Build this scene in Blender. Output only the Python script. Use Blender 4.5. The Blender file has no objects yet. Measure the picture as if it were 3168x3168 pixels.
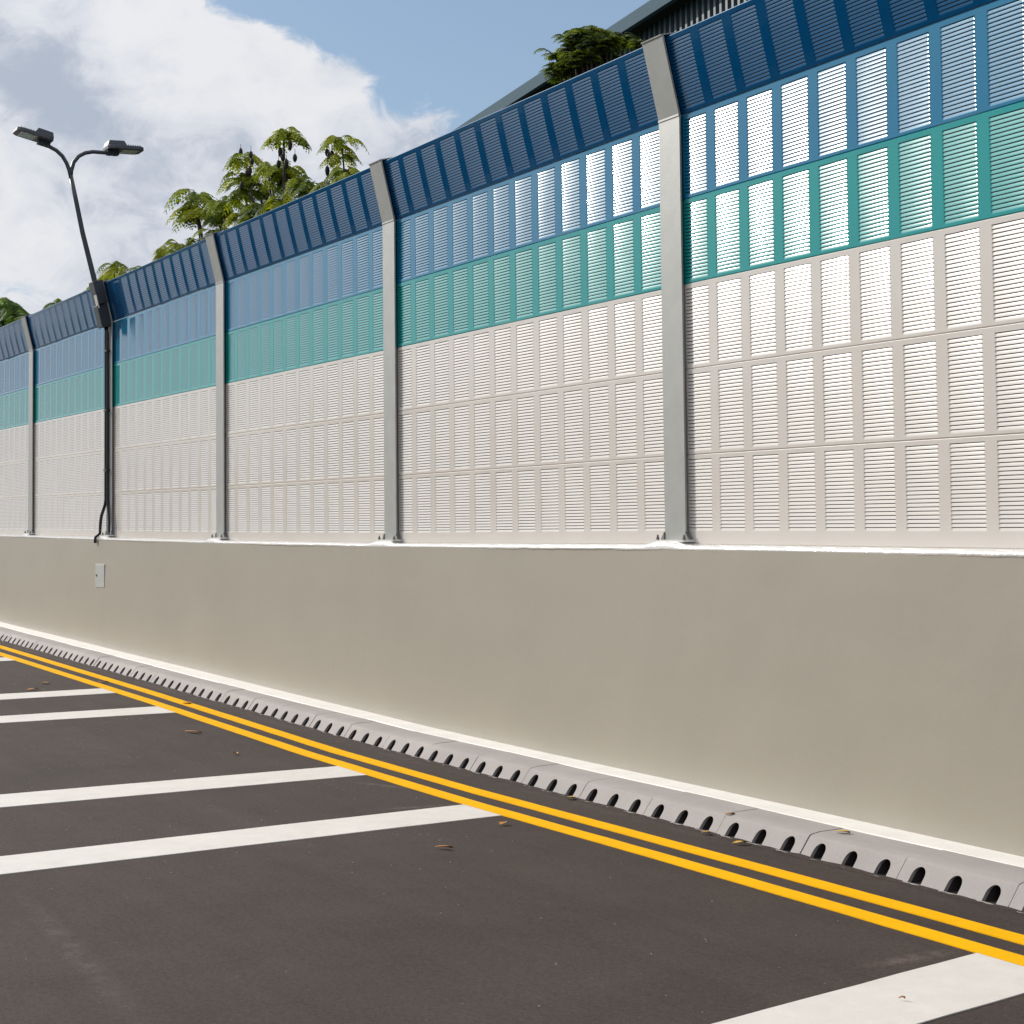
import bpy, bmesh, math, random
from mathutils import Vector, Matrix
R = math.radians
S = bpy.context.scene
C = bpy.context.collection

# ------------------------------------------------------------------ camera
CAM = Vector((8.96578, -5.90053, 0.13315))
YAW, PIT, ROL = R(27.95378), R(3.16466), R(-0.60018)
fw = Vector((-math.cos(YAW)*math.cos(PIT), math.sin(YAW)*math.cos(PIT), math.sin(PIT)))
r0 = fw.cross(Vector((0, 0, 1))).normalized(); u0 = r0.cross(fw)
rr = math.cos(ROL)*r0 + math.sin(ROL)*u0
uu = -math.sin(ROL)*r0 + math.cos(ROL)*u0
cd = bpy.data.cameras.new('camera'); cam = bpy.data.objects.new('camera', cd); C.objects.link(cam)
m = Matrix((( rr.x, uu.x, -fw.x, CAM.x), (rr.y, uu.y, -fw.y, CAM.y), (rr.z, uu.z, -fw.z, CAM.z), (0, 0, 0, 1)))
cam.matrix_world = m
cd.sensor_width = 36; cd.lens = 5628.84/3168*36
cd.shift_x = 0.00564; cd.shift_y = -0.08736
cd.clip_start = 0.1; cd.clip_end = 2000
S.camera = cam

# ------------------------------------------------------------------ light
SEL, SAZ = R(26.5), R(26)
SUN = Vector((-math.cos(SEL)*math.cos(SAZ), -math.cos(SEL)*math.sin(SAZ), math.sin(SEL)))
sd = bpy.data.lights.new('sun', 'SUN'); sd.energy = 3.1; sd.angle = R(0.53); sd.color = (1.0, 0.94, 0.85)
so = bpy.data.objects.new('sun', sd); C.objects.link(so)
so.rotation_euler = (-SUN).to_track_quat('-Z', 'Y').to_euler()
so.location = SUN*50
S.view_settings.view_transform = 'Standard'; S.view_settings.look = 'None'
S.view_settings.exposure = 0.0; S.view_settings.gamma = 1.0

W = bpy.data.worlds.new('World'); S.world = W; W.use_nodes = True
nt = W.node_tree; N = nt.nodes; L = nt.links; N.clear()
def nd(t, **k):
    n = N.new(t)
    for a, b in k.items(): setattr(n, a, b)
    return n
def val(x):
    return x
def mth(op, a, b=None, c=None, clamp=False):
    n = nd('ShaderNodeMath', operation=op, use_clamp=clamp)
    for i, x in enumerate((a, b, c)):
        if x is None: continue
        if isinstance(x, (int, float)): n.inputs[i].default_value = x
        else: L.new(x, n.inputs[i])
    return n.outputs[0]
def dotv(v, vec):
    n = nd('ShaderNodeVectorMath', operation='DOT_PRODUCT'); L.new(v, n.inputs[0]); n.inputs[1].default_value = vec
    return n.outputs['Value']
tc = nd('ShaderNodeTexCoord'); D = tc.outputs['Generated']
sky = nd('ShaderNodeTexSky', sky_type='NISHITA'); sky.sun_disc = False
sky.sun_elevation = SEL; sky.sun_rotation = math.atan2(SUN.x, SUN.y)
sky.altitude = 0; sky.air_density = 1.0; sky.dust_density = 0.7; sky.ozone_density = 1.5
# azimuth (radians, from a fixed compass bearing) and elevation
BX = Vector((-math.cos(R(27.95)), math.sin(R(27.95)), 0)); BY = Vector((math.sin(R(27.95)), math.cos(R(27.95)), 0))
az = mth('ARCTAN2', dotv(D, BY), dotv(D, BX))
el = mth('ARCSINE', dotv(D, (0, 0, 1)))
def gau(a0, e0, sa, se, amp):
    x = mth('DIVIDE', mth('SUBTRACT', az, a0), sa); y = mth('DIVIDE', mth('SUBTRACT', el, e0), se)
    q = mth('ADD', mth('MULTIPLY', x, x), mth('MULTIPLY', y, y))
    return mth('MULTIPLY', mth('EXPONENT', mth('MULTIPLY', q, -1.0)), amp)
def P(x, y):   # bearing/elevation of a sky feature
    return (x-966)/3430, (982-y)/3430
def noise(scale, detail, rough=0.55, dist=0.0, off=(0, 0, 0), sc=(1, 1, 1)):
    cb = nd('ShaderNodeCombineXYZ'); L.new(az, cb.inputs[0]); L.new(el, cb.inputs[1])
    mp = nd('ShaderNodeMapping'); mp.inputs['Location'].default_value = off; mp.inputs['Scale'].default_value = sc
    L.new(cb.outputs[0], mp.inputs[0])
    n = nd('ShaderNodeTexNoise'); n.inputs['Scale'].default_value = scale; n.inputs['Detail'].default_value = detail
    n.inputs['Roughness'].default_value = rough; n.inputs['Distortion'].default_value = dist
    L.new(mp.outputs[0], n.inputs['Vector'])
    return n.outputs['Fac']
def sstep(x, a, b, lo=0., hi=1.):
    n = nd('ShaderNodeMapRange', interpolation_type='SMOOTHSTEP'); L.new(x, n.inputs[0])
    for i, v in zip((1, 2, 3, 4), (a, b, lo, hi)): n.inputs[i].default_value = v
    return n.outputs[0]
big = noise(9, 9, 0.6, 0.15, (3.1, 1.7, 0))
fine = noise(34, 9, 0.66, 0.7, (0.4, 2.2, 0), (1, 1.2, 1))
left = mth('MULTIPLY', sstep(az, -0.005, -0.17, 0., 0.40), sstep(az, -0.80, -0.50))
left = mth('ADD', left, mth('MAXIMUM', mth('MULTIPLY', sstep(el, 0.36, 0.58), 0.34), sstep(az, -1.5, -1.95, 0., 0.34)))
cov = mth('ADD', mth('ADD', mth('MULTIPLY', big, 0.72), mth('MULTIPLY', fine, 0.70)), left)
for g in [(*P(530, 100), .020, .018, .16), (*P(430, 200), .05, .05, .18), (*P(640, 270), .055, .05, .26), (*P(800, 330), .05, .030, .22), (*P(600, 150), .025, .022, .12), (*P(760, 300), .035, .02, .10), (*P(840, 220), .022, .016, .15), (*P(680, 150), .02, .012, .09),
          (*P(120, 120), .10, .09, .30), (*P(470, 8), .042, .026, -.55), (*P(620, 40), .036, .028, -.40), (*P(760, 110), .055, .040, -.30), (*P(1050, 60), .07, .09, -.30), (*P(60, 545), .045, .016, -.24), (*P(740, 210), .012, .02, -.06)]:
    cov = mth('ADD', cov, gau(*g))
mask = sstep(cov, 0.68, 0.93)
# thickness shading inside the cloud
sh = mth('ADD', mth('MULTIPLY', noise(13, 7, 0.55, 0.2, (7.7, 0.3, 0), (1, 1.5, 1)), 1.25), mth('MULTIPLY', fine, 0.62))
for g in [(*P(110, 170), .050, .035, -.34), (*P(250, 250), .04, .03, -.20), (*P(60, 430), .05, .02, .20), (*P(300, 120), .04, .03, .22), (*P(500, 110), .04, .03, .20), (*P(100, 20), .08, .02, .16), (*P(330, 420), .06, .02, -.12), (*P(200, 380), .09, .02, -.05)]:
    sh = mth('ADD', sh, gau(*g))
shr = nd('ShaderNodeValToRGB'); L.new(sstep(sh, 0.56, 1.20), shr.inputs[0])
shr.color_ramp.elements[0].color = (4.3, 4.9, 5.9, 1); shr.color_ramp.elements[1].color = (8.1, 8.2, 8.5, 1)
e = shr.color_ramp.elements.new(0.45); e.color = (6.6, 6.9, 7.6, 1)
# clear sky: whiter towards the horizon haze
hz = nd('ShaderNodeMixRGB', blend_type='MIX'); L.new(sstep(el, 0.30, 0.02, 0.42, 0.80), hz.inputs[0])
L.new(sky.outputs[0], hz.inputs[1]); hz.inputs[2].default_value = (3.5, 5.0, 7.0, 1)
mx = nd('ShaderNodeMixRGB', blend_type='MIX'); L.new(mask, mx.inputs[0]); L.new(hz.outputs[0], mx.inputs[1]); L.new(shr.outputs[0], mx.inputs[2])
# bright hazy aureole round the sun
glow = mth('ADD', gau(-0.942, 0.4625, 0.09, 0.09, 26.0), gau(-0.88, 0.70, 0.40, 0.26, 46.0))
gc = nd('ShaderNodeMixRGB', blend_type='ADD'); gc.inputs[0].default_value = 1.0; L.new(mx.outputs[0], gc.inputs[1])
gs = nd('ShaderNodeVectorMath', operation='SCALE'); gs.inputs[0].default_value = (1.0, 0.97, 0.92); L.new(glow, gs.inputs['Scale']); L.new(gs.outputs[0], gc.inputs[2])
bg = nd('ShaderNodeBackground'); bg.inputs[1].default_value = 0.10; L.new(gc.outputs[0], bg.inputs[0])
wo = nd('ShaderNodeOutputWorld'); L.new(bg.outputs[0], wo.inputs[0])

# ------------------------------------------------------------------ materials
def mat(name, col, rough=0.6, metal=0.0, var=0.0, vscale=3.0, bump=0.0, bscale=80., spec=0.5, coat=0.0, coatr=0.2, bdist=0.002, bump2=0.0, b2scale=1.5, b2dist=0.02, var2=None):
    M = bpy.data.materials.new(name); M.use_nodes = True
    t = M.node_tree; b = t.nodes['Principled BSDF']
    b.inputs['Base Color'].default_value = (*col, 1); b.inputs['Roughness'].default_value = rough
    b.inputs['Metallic'].default_value = metal; b.inputs['Specular IOR Level'].default_value = spec
    b.inputs['Coat Weight'].default_value = coat; b.inputs['Coat Roughness'].default_value = coatr
    tcn = t.nodes.new('ShaderNodeTexCoord')
    geo = t.nodes.new('ShaderNodeNewGeometry')
    pos = geo.outputs['Position']
    def nz(s, d=4, r=0.55, scv=None):
        n = t.nodes.new('ShaderNodeTexNoise'); n.inputs['Scale'].default_value = s; n.inputs['Detail'].default_value = d; n.inputs['Roughness'].default_value = r
        if scv:
            mp = t.nodes.new('ShaderNodeMapping'); mp.inputs['Scale'].default_value = scv; t.links.new(pos, mp.inputs[0]); t.links.new(mp.outputs[0], n.inputs['Vector'])
        else: t.links.new(pos, n.inputs['Vector'])
        return n.outputs['Fac']
    M['_'] = 0
    if var > 0:
        mr = t.nodes.new('ShaderNodeMapRange'); t.links.new(nz(vscale, 6, 0.6), mr.inputs[0])
        mr.inputs[1].default_value = 0.3; mr.inputs[2].default_value = 0.7; mr.inputs[3].default_value = 1-var; mr.inputs[4].default_value = 1+var
        last = mr.outputs[0]
        if var2:
            for (s, v, scv) in var2:
                m2 = t.nodes.new('ShaderNodeMapRange'); t.links.new(nz(s, 5, 0.6, scv), m2.inputs[0])
                m2.inputs[1].default_value = 0.3; m2.inputs[2].default_value = 0.7; m2.inputs[3].default_value = 1-v; m2.inputs[4].default_value = 1+v
                mm = t.nodes.new('ShaderNodeMath'); mm.operation = 'MULTIPLY'; t.links.new(last, mm.inputs[0]); t.links.new(m2.outputs[0], mm.inputs[1]); last = mm.outputs[0]
        h = t.nodes.new('ShaderNodeVectorMath'); h.operation = 'SCALE'; h.inputs[0].default_value = col
        t.links.new(last, h.inputs['Scale']); t.links.new(h.outputs[0], b.inputs['Base Color'])
    prev = None
    for (st, s, dist) in ((bump, bscale, bdist), (bump2, b2scale, b2dist)):
        if st > 0:
            bp = t.nodes.new('ShaderNodeBump'); bp.inputs['Strength'].default_value = st; bp.inputs['Distance'].default_value = dist
            t.links.new(nz(s, 3), bp.inputs['Height'])
            if prev: t.links.new(prev, bp.inputs['Normal'])
            prev = bp.outputs[0]
    if prev: t.links.new(prev, b.inputs['Normal'])
    return M
def paint(name, col, rough=0.10, coat=0.4):
    return mat(name, col, rough, 0, 0.03, 2.0, 0.2, 60, 0.45, coat, 0.07, 0.0004, 0.8, 1.1, 0.005)
M_DARK = paint('dark_blue_paint', (0.001, 0.060, 0.170), 0.10, 0.0)
M_BLUE = paint('mid_blue_paint', (0.008, 0.165, 0.310))
M_TEAL = paint('teal_paint', (0.014, 0.290, 0.285))
M_CREAM = paint('cream_paint', (0.69, 0.645, 0.60), 0.18, 0.3)
for m__, c__ in ((M_DARK, (.32, .78, 1)), (M_BLUE, (.72, .88, 1)), (M_TEAL, (.76, 1, .98))):
    m__.node_tree.nodes['Principled BSDF'].inputs['Specular Tint'].default_value = (*c__, 1)
M_SLOT = mat('slot_absorber', (0.08, 0.08, 0.085), 0.9)  # dark acoustic backing seen through the louvre openings
M_STEEL = mat('galvanised_steel', (0.40, 0.405, 0.39), 0.42, 0.25, 0.06, 9, 0.15, 90, bdist=0.001)
M_DSTEEL = mat('dull_steel', (0.20, 0.19, 0.18), 0.6, 0.2, 0.15, 20)
M_GREYPOLE = mat('grey_pole_paint', (0.075, 0.08, 0.095), 0.4, 0.2, 0.05, 6)
M_BOX = mat('dark_box_paint', (0.045, 0.05, 0.06), 0.5, 0.1, 0.08, 8)
M_CABLE = mat('black_conduit', (0.018, 0.022, 0.03), 0.5)
M_LABEL = mat('label_white', (0.55, 0.55, 0.53), 0.5, 0, .1, 40)
M_GLASS = mat('lamp_glass', (0.50, 0.52, 0.47), 0.12, 0.0)
M_WALL = mat('grey_wall_paint', (0.375, 0.347, 0.290), 0.42, 0, 0.03, 0.9, 0.2, 45, spec=0.5, bdist=0.002, bump2=0.5, b2scale=1.6, b2dist=0.014, var2=[(1.4, 0.018, (0.6, 1, 2.2)), (60, 0.02, None)])
M_WHITE = mat('white_coping_paint', (0.70, 0.685, 0.66), 0.14, 0, 0.04, 12, 0.6, 45, bdist=0.006, coat=0.3, coatr=0.08)
M_STRIP = mat('white_kerb_paint', (0.76, 0.735, 0.70), 0.55, 0, 0.06, 6, 0.4, 30, bdist=0.003)
M_CONC = mat('kerb_concrete', (0.335, 0.308, 0.297), 0.8, 0, 0.08, 2.5, 0.5, 120, bdist=0.0015, var2=[(1.2, 0.09, (1, 3, 1)), (90, 0.05, None)])
M_LIP = mat('mortar_lip', (0.30, 0.275, 0.25), 0.9, 0, 0.2, 30)
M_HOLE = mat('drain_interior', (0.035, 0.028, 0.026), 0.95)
M_LINEY = mat('yellow_line_paint', (0.86, 0.44, 0.0), 0.8, spec=0.08, var=0.06, vscale=5, bump=0.6, bscale=260, bdist=0.002, var2=[(150, 0.06, None)])
M_LINEW = mat('white_line_paint', (0.66, 0.625, 0.585), 0.6, 0, 0.05, 4, 0.6, 260, bdist=0.002, var2=[(120, 0.04, None), (9, .04, (1, 1, 1))])
M_SOIL = mat('grassy_soil', (0.035, 0.050, 0.018), 0.95, 0, 0.3, 2)
M_BARK = mat('bark', (0.07, 0.055, 0.045), 0.9, 0, 0.25, 20)
M_POD = mat('seed_pod_brown', (0.02, 0.014, 0.012), 0.7)
M_CLAD = mat('teal_cladding', (0.042, 0.078, 0.100), 0.45, 0, 0.06, 0.8)
M_FASC = mat('fascia_grey', (0.075, 0.125, 0.165), 0.85, 0, 0.05, 0.5, spec=0.15)
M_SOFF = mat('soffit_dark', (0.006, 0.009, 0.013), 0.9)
M_DRY = mat('dry_leaf', (0.42, 0.17, 0.03), 0.7, 0, 0.3, 80)
M_YLEAF = mat('yellow_leaf', (0.6, 0.36, 0.05), 0.7, 0, 0.3, 80)

SMEARS = [(0.6, -4.0, 3.4, -4.18, .07, 1.0, 14), (3.72, -1.75, 3.69, -1.15, .06, 1.6, 12), (-1.6, -1.42, -1.1, -1.20, .05, 1.6, 14), (-.50, -1.75, -.42, -1.18, .05, 1.6, 12), (-9, -2.3, 5, -2.7, .22, .22, 4), (-9, -4.0, 7, -4.5, .3, .22, 4), (-26, -.66, 12, -.66, .07, .5, 10)]
def asphalt():
    M = bpy.data.materials.new('asphalt'); M.use_nodes = True; t = M.node_tree; b = t.nodes['Principled BSDF']
    g = t.nodes.new('ShaderNodeNewGeometry'); pos = g.outputs['Position']
    def nz(s, d, r=0.6, scv=(1, 1, 1), rot=0):
        mp = t.nodes.new('ShaderNodeMapping'); mp.inputs['Scale'].default_value = scv; mp.inputs['Rotation'].default_value = (0, 0, rot); t.links.new(pos, mp.inputs[0])
        n = t.nodes.new('ShaderNodeTexNoise'); n.inputs['Scale'].default_value = s; n.inputs['Detail'].default_value = d; n.inputs['Roughness'].default_value = r
        t.links.new(mp.outputs[0], n.inputs['Vector']); return n.outputs['Fac']
    def mr(x, a, b_, lo, hi):
        n = t.nodes.new('ShaderNodeMapRange'); t.links.new(x, n.inputs[0])
        for i, v in zip((1, 2, 3, 4), (a, b_, lo, hi)): n.inputs[i].default_value = v
        return n.outputs[0]
    def mul(a, c):
        n = t.nodes.new('ShaderNodeMath'); n.operation = 'MULTIPLY'; t.links.new(a, n.inputs[0]); t.links.new(c, n.inputs[1]); return n.outputs[0]
    k = mr(nz(190, 3), 0.3, 0.7, 0.62, 1.38)
    k = mul(k, mr(nz(45, 4), 0.3, 0.7, 0.76, 1.24))
    k = mul(k, mr(nz(1.1, 6, 0.7), 0.3, 0.7, 0.80, 1.20))
    k = mul(k, mr(nz(2.5, 4, 0.6, (0.25, 3, 1)), 0.35, 0.75, 0.94, 1.10))
    # pale scuff marks
    k = mul(k, mr(nz(5, 6, 0.75, (0.35, 2.0, 1), 0.35), 0.62, 0.78, 1.0, 1.45))
    # fine light aggregate specks
    def smear(x0, y0, x1, y1, wd, amt, nsc=9):
        # soft band along a segment, broken up by noise
        dx, dy = x1-x0, y1-y0; ln = math.hypot(dx, dy)
        mp = t.nodes.new('ShaderNodeMapping'); mp.vector_type = 'TEXTURE'; mp.inputs['Location'].default_value = ((x0+x1)/2, (y0+y1)/2, 0)
        mp.inputs['Rotation'].default_value = (0, 0, math.atan2(dy, dx)); mp.inputs['Scale'].default_value = (ln/2, wd, 100)
        t.links.new(pos, mp.inputs[0])
        gr = t.nodes.new('ShaderNodeTexGradient'); gr.gradient_type = 'SPHERICAL'; t.links.new(mp.outputs[0], gr.inputs[0])
        f = mul(mr(gr.outputs[1], 0.0, 0.7, 0.0, 1.0), mr(nz(nsc, 6, 0.75), 0.40, 0.68, 0.0, 1.0))
        n = t.nodes.new('ShaderNodeMath'); n.operation = 'MULTIPLY_ADD'; t.links.new(f, n.inputs[0]); n.inputs[1].default_value = amt; n.inputs[2].default_value = 1.0
        return n.outputs[0]
    for sm in SMEARS: k = mul(k, smear(*sm))
    v = t.nodes.new('ShaderNodeTexVoronoi'); v.inputs['Scale'].default_value = 55; t.links.new(pos, v.inputs['Vector'])
    sp = mr(v.outputs['Distance'], 0.05, 0.10, 1.0, 0.0)
    sel = mr(nz(20, 1), 0.60, 0.62, 0.0, 1.0)
    spk = mul(sp, sel)
    hue = t.nodes.new('ShaderNodeMixRGB'); t.links.new(nz(0.8, 3), hue.inputs[0])
    hue.inputs[1].default_value = (0.050, 0.035, 0.028, 1); hue.inputs[2].default_value = (0.045, 0.035, 0.032, 1)
    sc = t.nodes.new('ShaderNodeVectorMath'); sc.operation = 'SCALE'; t.links.new(hue.outputs[0], sc.inputs[0]); t.links.new(k, sc.inputs['Scale'])
    mx = t.nodes.new('ShaderNodeMixRGB'); t.links.new(spk, mx.inputs[0]); t.links.new(sc.outputs[0], mx.inputs[1]); mx.inputs[2].default_value = (0.26, 0.22, 0.19, 1)
    t.links.new(mx.outputs[0], b.inputs['Base Color']); b.inputs['Roughness'].default_value = 0.85; b.inputs['Specular IOR Level'].default_value = 0.22
    bp = t.nodes.new('ShaderNodeBump'); bp.inputs['Strength'].default_value = 0.55; bp.inputs['Distance'].default_value = 0.004
    t.links.new(nz(130, 3), bp.inputs['Height']); t.links.new(bp.outputs[0], b.inputs['Normal'])
    return M
M_ASPH = asphalt()
def leafmat(name, c1, c2, c3):
    M = bpy.data.materials.new(name); M.use_nodes = True; t = M.node_tree; b = t.nodes['Principled BSDF']; out = t.nodes['Material Output']
    at = t.nodes.new('ShaderNodeAttribute'); at.attribute_name = 'shade'
    cr = t.nodes.new('ShaderNodeValToRGB'); t.links.new(at.outputs['Fac'], cr.inputs[0])
    cr.color_ramp.elements[0].color = (*c1, 1); cr.color_ramp.elements[1].color = (*c3, 1); e = cr.color_ramp.elements.new(0.5); e.color = (*c2, 1)
    t.links.new(cr.outputs[0], b.inputs['Base Color']); b.inputs['Roughness'].default_value = 0.6; b.inputs['Specular IOR Level'].default_value = 0.25
    tr = t.nodes.new('ShaderNodeBsdfTranslucent'); t.links.new(cr.outputs[0], tr.inputs[0])
    ms = t.nodes.new('ShaderNodeMixShader'); ms.inputs[0].default_value = 0.42
    t.links.new(b.outputs[0], ms.inputs[1]); t.links.new(tr.outputs[0], ms.inputs[2]); t.links.new(ms.outputs[0], out.inputs[0])
    return M
M_LEAF = leafmat('leaf_green', (0.045, 0.085, 0.012), (0.20, 0.27, 0.014), (0.44, 0.45, 0.022))
M_LEAF2 = leafmat('leaf_deep_green', (0.030, 0.075, 0.014), (0.12, 0.22, 0.018), (0.30, 0.42, 0.03))

# ------------------------------------------------------------------ helpers
class MB:
    def __init__(s): s.v = []; s.f = []; s.m = []; s.sm = []; s.shade = []
    def add(s, vs, fs, mi=0, smooth=False):
        o = len(s.v); s.v += [tuple(p) for p in vs]
        for f in fs: s.f.append([o+i for i in f]); s.m.append(mi); s.sm.append(smooth)
    def box(s, x0, x1, y0, y1, z0, z1, mi=0, M=None):
        vs = [Vector((x, y, z)) for x in (x0, x1) for y in (y0, y1) for z in (z0, z1)]
        if M: vs = [M @ p for p in vs]
        s.add(vs, [(0, 1, 3, 2), (4, 6, 7, 5), (0, 4, 5, 1), (2, 3, 7, 6), (0, 2, 6, 4), (1, 5, 7, 3)], mi)
    def tube(s, pts, rad, n=10, mi=0, cap=True):
        pts = [Vector(p) for p in pts]
        if not isinstance(rad, (list, tuple)): rad = [rad]*len(pts)
        base = len(s.v); prev = None
        for i, p in enumerate(pts):
            d = (pts[min(i+1, len(pts)-1)]-pts[max(i-1, 0)]).normalized()
            if prev is None:
                a = d.cross(Vector((0, 0, 1)))
                if a.length < 0.1: a = d.cross(Vector((1, 0, 0)))
                a.normalize()
            else:
                a = (prev - d*prev.dot(d)).normalized()
            prev = a; b_ = d.cross(a)
            for k in range(n):
                t = 2*math.pi*k/n; s.v.append(tuple(p+rad[i]*(math.cos(t)*a+math.sin(t)*b_)))
        for i in range(len(pts)-1):
            for k in range(n):
                s.f.append([base+i*n+k, base+i*n+(k+1) % n, base+(i+1)*n+(k+1) % n, base+(i+1)*n+k]); s.m.append(mi); s.sm.append(True)
        if cap:
            s.f.append([base+k for k in range(n)][::-1]); s.m.append(mi); s.sm.append(False)
            s.f.append([base+(len(pts)-1)*n+k for k in range(n)]); s.m.append(mi); s.sm.append(False)
    def mesh(s, name, mats):
        me = bpy.data.meshes.new(name); me.from_pydata(s.v, [], s.f)
        for a in (mats if isinstance(mats, (list, tuple)) else [mats]): me.materials.append(a)
        me.polygons.foreach_set('material_index', s.m); me.polygons.foreach_set('use_smooth', s.sm)
        if s.shade:
            at = me.attributes.new('shade', 'FLOAT', 'FACE'); at.data.foreach_set('value', s.shade)
        me.update(); return me
    def build(s, name, mats, parent=None, loc=None, recalc=False, bevel=0):
        me = s.mesh(name, mats)
        if recalc:
            bm = bmesh.new(); bm.from_mesh(me); bmesh.ops.recalc_face_normals(bm, faces=bm.faces); bm.to_mesh(me); bm.free()
        o = bpy.data.objects.new(name, me); C.objects.link(o)
        if parent: o.parent = parent
        if loc: o.location = loc
        if bevel:
            bv = o.modifiers.new('bevel', 'BEVEL'); bv.width = bevel; bv.segments = 2; bv.limit_method = 'ANGLE'
        return o
def tag(o, label=None, cat=None, group=None, kind=None):
    for k, v in (('label', label), ('category', cat), ('group', group), ('kind', kind)):
        if v: o[k] = v
    return o
def empty(name, loc=(0, 0, 0), rot=(0, 0, 0), **k):
    o = bpy.data.objects.new(name, None); C.objects.link(o); o.location = loc; o.rotation_euler = rot; o.empty_display_size = 0.2
    return tag(o, **k)
def interp(x, tab):
    if x <= tab[0][0]: return tab[0][1]
    for (a, b), (c, d) in zip(tab, tab[1:]):
        if x <= c: return b+(d-b)*(x-a)/(c-a)
    return tab[-1][1]
def gz(X): return -1.465+0.0115*min(40, max(0, -3-X))
ZW = [(-28, 0.09), (-24, 0.075), (-20, 0.06), (-16, 0.042), (-12, 0.018), (-8, -0.002), (-4, -0.011), (0, 0.0), (4, -0.009), (8, -0.009)]
YP = {-16: 0.02, -12: -0.010, -8: -0.031, -4: -0.022, 0: 0.0, 4: -0.021}
def zw(x): return interp(x, ZW)
def yp(x): return YP.get(int(round(x)), 0.0)
def yw(x): return interp(x, sorted((a, b) for a, b in YP.items()))
rnd = random.Random(7)

# ------------------------------------------------------------------ ground, road
g = MB(); g.add([(-900, -900, -2.0), (900, -900, -2.0), (900, 900, -2.0), (-900, 900, -2.0)], [(0, 1, 2, 3)])
tag(g.build('ground', M_SOIL), kind='structure')
g = MB(); xs = [-60, -43]+[x*1.0 for x in range(-42, 26)]
for x0, x1 in zip(xs, xs[1:]):
    g.add([(x0, 0.2, gz(x0)+.25), (x1, 0.2, gz(x1)+.25), (x1, 60, gz(x1)+.25), (x0, 60, gz(x0)+.25)], [(0, 1, 2, 3)])
tag(g.build('planted_verge', M_SOIL), kind='structure')
r_ = MB()
for x0, x1 in zip(xs, xs[1:]):
    r_.add([(x0, -16, gz(x0)), (x1, -16, gz(x1)), (x1, -0.50, gz(x1)), (x0, -0.50, gz(x0))], [(0, 1, 2, 3)])
ex_ = [(-24+0.04*j) for j in range(800)]; vs = []
q1 = [rnd.random() for _ in range(804)]
for j, x in enumerate(ex_):
    h = .004+.009*(q1[j]+q1[j+1]+q1[j+2]+q1[j+3])/4
    vs += [(x, -.612+.01*q1[j], gz(x)+.0008), (x, -.590, gz(x)+h*.7), (x, -.574, gz(x)+h)]
r_.add(vs, [(3*j+k, 3*j+3+k, 3*j+4+k, 3*j+1+k) for j in range(799) for k in range(2)], 0, True)
tag(r_.build('road', M_ASPH), kind='structure')
# painted lines (sheets 4 mm above the road)
Y1 = [(-30, -0.765), (-14.3, -0.770), (-7.5, -0.790), (-3.4, -0.850), (-0.8, -0.885), (1.2, -0.868), (2.7, -0.858), (8, -0.862)]
Y2 = [(-30, -1.01), (-13.2, -1.015), (-7, -1.025), (-3, -1.080), (-0.4, -1.120), (1.5, -1.097), (3, -1.094), (8, -1.100)]
def skirt(l, vs):
    for k in (0, 1):
        e = vs[k::2]; n = len(e)
        l.add(e+[(a, b, c-.0045) for a, b, c in e], [(i, i+1, n+i+1, n+i) for i in range(n-1)])
def line(name, tab, wd, label):
    l = MB(); X = -30.0; ps = []
    while X <= 10: ps.append(X); X += 0.25
    vs = []
    for x in ps:
        y = interp(x, tab); a = rnd.uniform(-.002, .002); b_ = rnd.uniform(-.002, .002)
        vs += [(x, y+a, gz(x)+.004), (x, y-wd+b_, gz(x)+.004)]
    l.add(vs, [(2*i, 2*i+1, 2*i+3, 2*i+2) for i in range(len(ps)-1)]); skirt(l, vs)
    return tag(l.build(name, M_LINEY), label, 'road marking', 'double yellow lines along the kerb', 'structure')
line('yellow_line', Y1, 0.108, 'yellow line nearest the kerb')
line('yellow_line', Y2, 0.112, 'yellow line farther from the kerb, touching the white bars')
bars = [  # (X right at y=-1.22, slope, X left, slope)
    (4.235, -0.20, 3.775, -0.217), (0.062, -0.103, -0.392, -0.103), (-1.815, -0.050, -2.307, -0.045),
    (-5.967, 0.0, -6.500, -0.035), (-7.808, -0.055, -8.293, -0.040), (-11.93, 0.0, -12.42, 0.0), (-13.8, 0, -14.29, 0), (6.3, -.2, 5.82, -.2)]
bl = ['nearest white bar, at the bottom right corner', 'second white bar from the camera', 'third white bar from the camera', 'fourth white bar', 'fifth white bar', 'far white bar cut by the left edge', 'farthest white bar', 'white bar beside the camera']
for (xr, sr, xl, sl), lb in zip(bars, bl):
    w_ = MB(); n = 26; vs = []
    for i in range(n+1):
        for X0, s_ in ((xr, sr), (xl, sl)):
            y0 = interp(X0, Y2)-0.112-0.004
            y = y0 + (-7.0-y0)*i/n
            x = X0+s_*(y+1.22)+rnd.uniform(-.002, .002)
            vs.append((x, y, gz(x)+.004))
    w_.add(vs, [(2*i, 2*i+1, 2*i+3, 2*i+2) for i in range(n)]); skirt(w_, vs)
    tag(w_.build('white_bar', M_LINEW, recalc=True), lb, 'road marking', 'white bars painted across the road', 'structure')

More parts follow.
